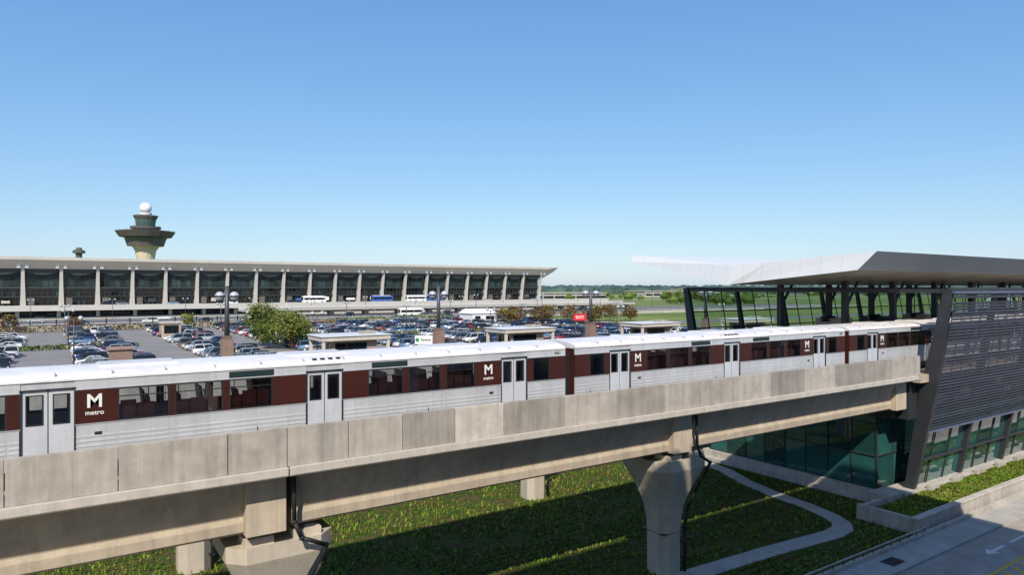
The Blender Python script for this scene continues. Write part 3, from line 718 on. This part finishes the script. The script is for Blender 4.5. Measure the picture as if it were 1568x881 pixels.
def hedge(name,x0,x1,y,h,k,n,seed):
    r=random.Random(seed); b=MB(); 
    for i in range(n):
        x=r.uniform(x0,x1); hh=h*(.65+.45*noise.noise(Vector((x*.35,seed,0)))+.1); q=Vector((x,y+r.uniform(-.8,.8),4.2+r.random()**.7*hh))
        d1=Vector((r.gauss(0,1),r.gauss(0,1),r.gauss(0,1))).normalized(); d2=d1.cross(Vector((r.gauss(0,1),r.gauss(0,1),r.gauss(0,1)))).normalized(); l=r.uniform(.15,.32)
        b.face([q-d1*l,q-d2*l*.6,q+d1*l,q+d2*l*.6],k,r.uniform(.6,1.4))
    b.build(name,merge=False)
hedge('hedge',-30,75,209,2.0,'leafr',4500,1); hedge('hedge',75,150,212,2.2,'leaf',3500,2); hedge('hedge',-30,120,223,1.4,'leafy',3500,3); hedge('hedge',-20,14,150,1.1,'leaf',1500,4); hedge('hedge',40,150,150,1.3,'leafy',3500,5); hedge('hedge',-10,110,83,1.4,'leaf',5000,6)
b=MB(); r=random.Random(77)
for i in range(1500):
    a=math.radians(r.uniform(-12,88)); d=r.choice([1300,1500,1800])*r.uniform(.95,1.05)
    hh=r.uniform(12,18)*(d/1500)**.5; ww=r.uniform(14,30)
    x,y=d*math.cos(a),d*math.sin(a); n=7
    for j in range(2):
        vs=[(x+ww*(.9 if j==0 else .55)*math.cos(2*math.pi*q/n)*r.uniform(.8,1.2),y+ww*math.sin(2*math.pi*q/n),4+(0 if j==0 else hh*.7)) for q in range(n)]
        if j==0: lo=vs
        else: hi=vs
    b.mesh(lo+hi+[(x,y,4+hh)],[(q,(q+1)%n,n+(q+1)%n,n+q) for q in range(n)]+[(n+q,n+(q+1)%n,2*n) for q in range(n)],'far',r.uniform(.7,1.2))
b.build('distant_tree_line',merge=False)
b=MB()
for i in range(170):
    x=r.uniform(330,1000);y=r.uniform(420,800); 
    if r.random()<.5: y=x*r.uniform(.75,.95)
    hh=r.uniform(4,9); ww=hh*.6;n=6
    lo=[(x+ww*.7*math.cos(6.283*q/n),y+ww*.7*math.sin(6.283*q/n),4.2+hh*.1) for q in range(n)]; mi_=[(x+ww*r.uniform(.8,1.2)*math.cos(6.283*q/n),y+ww*math.sin(6.283*q/n),4.2+hh*.5) for q in range(n)]
    b.mesh(lo+mi_+[(x,y,4.2+hh)],[(q,(q+1)%n,n+(q+1)%n,n+q) for q in range(n)]+[(n+q,n+(q+1)%n,2*n) for q in range(n)],'leaf',r.uniform(.7,1.3))
b.build('field_shrubs',merge=False)
def near_path(x,y):
    for a,c in zip(PATH,PATH[1:]):
        a=Vector(a);c=Vector(c);d=c-a;t=max(0,min(1,(Vector((x,y))-a).dot(d)/d.length_squared))
        if (Vector((x,y))-a-d*t).length<.78: return True
    return False
b=MB(); r=random.Random(11)
def tuft(x,y,z,h):
    tt=r.uniform(.5,1.5)
    for q in range(4):
        a=r.uniform(0,6.28); l=r.uniform(.08,.24); w=.045; ca,sa=math.cos(a),math.sin(a)
        b.face([(x-sa*w,y+ca*w,z),(x+sa*w,y-ca*w,z),(x+ca*l,y+sa*l,z+h*r.uniform(.6,1.1))],'blade',tt*r.uniform(.8,1.2))
y=21.3
while y<58:
    x=-4+r.uniform(0,.4)
    while x<49.3:
        xx=x+r.uniform(-.12,.12)+.35*math.sin(y*.8); yy=y+r.uniform(-.09,.09)
        nn=noise.noise(Vector((xx*.22,yy*.3,3)))+.5*noise.noise(Vector((xx*.8,yy*.9,7)))
        bare=nn>.24
        vis= yy>21.2 and not(bare and r.random()<.85)
        if yy<32 and xx<12: vis=False
        if 33<xx<44 and 26.6<yy<38 and r.random()<.35: vis=False
        if vis and not near_path(xx,yy) and not(xx>44.8 and yy<25.4) and not(xx>48.6): tuft(xx,yy,gz(xx,yy),r.uniform(.16,.36))
        x+=.21
    y+=.55
for i in range(3500): tuft(r.uniform(45.4,70),r.uniform(21.7,24.2),.86,r.uniform(.08,.16))
b.build('grass_tufts',merge=False)

# ------------------------------------------------------------------ light, sky, camera
Lv=Vector((-.65,-.93,1.0)).normalized()
sun=bpy.data.lights.new('sun','SUN'); sun.energy=5.0; sun.angle=math.radians(.5); sun.color=(1,.92,.80)
so=bpy.data.objects.new('sun',sun); COL.objects.link(so); so.rotation_euler=Lv.to_track_quat('Z','Y').to_euler()
w=bpy.data.worlds.new('World'); scene.world=w; w.use_nodes=True
nt=w.node_tree; bg=nt.nodes['Background']; sk=nt.nodes.new('ShaderNodeTexSky'); sk.sky_type='NISHITA'; sk.sun_disc=False
sk.sun_elevation=math.asin(Lv.z); sk.sun_rotation=math.atan2(Lv.x,Lv.y)%(2*math.pi); sk.air_density=1.0; sk.dust_density=.5; sk.ozone_density=1.7; sk.altitude=50
sep=nt.nodes.new('ShaderNodeSeparateColor'); cmb=nt.nodes.new('ShaderNodeCombineColor'); nt.links.new(sk.outputs[0],sep.inputs[0])
for i,(gm,am) in enumerate(((.88,.82),(.70,.92),(.42,1.04))):
    m0=nt.nodes.new('ShaderNodeMath'); m0.operation='MULTIPLY'; m0.inputs[1].default_value=.11; nt.links.new(sep.outputs[i],m0.inputs[0])
    m1=nt.nodes.new('ShaderNodeMath'); m1.operation='POWER'; m1.inputs[1].default_value=gm; nt.links.new(m0.outputs[0],m1.inputs[0])
    m2=nt.nodes.new('ShaderNodeMath'); m2.operation='MULTIPLY'; m2.inputs[1].default_value=am*10; nt.links.new(m1.outputs[0],m2.inputs[0])
    nt.links.new(m2.outputs[0],cmb.inputs[i])
nt.links.new(cmb.outputs[0],bg.inputs[0]); bg.inputs[1].default_value=.1
cam=bpy.data.cameras.new('camera'); cam.lens=24; cam.sensor_width=36; cam.clip_end=20000; cam.clip_start=.1
co=bpy.data.objects.new('camera',cam); COL.objects.link(co); co.location=(0,0,15.6); co.rotation_euler=(math.radians(90),0,-math.atan2(.5588,.8293))
scene.camera=co
scene.view_settings.view_transform='Standard'; scene.view_settings.look='None'; scene.view_settings.exposure=0
print('cars',nc)
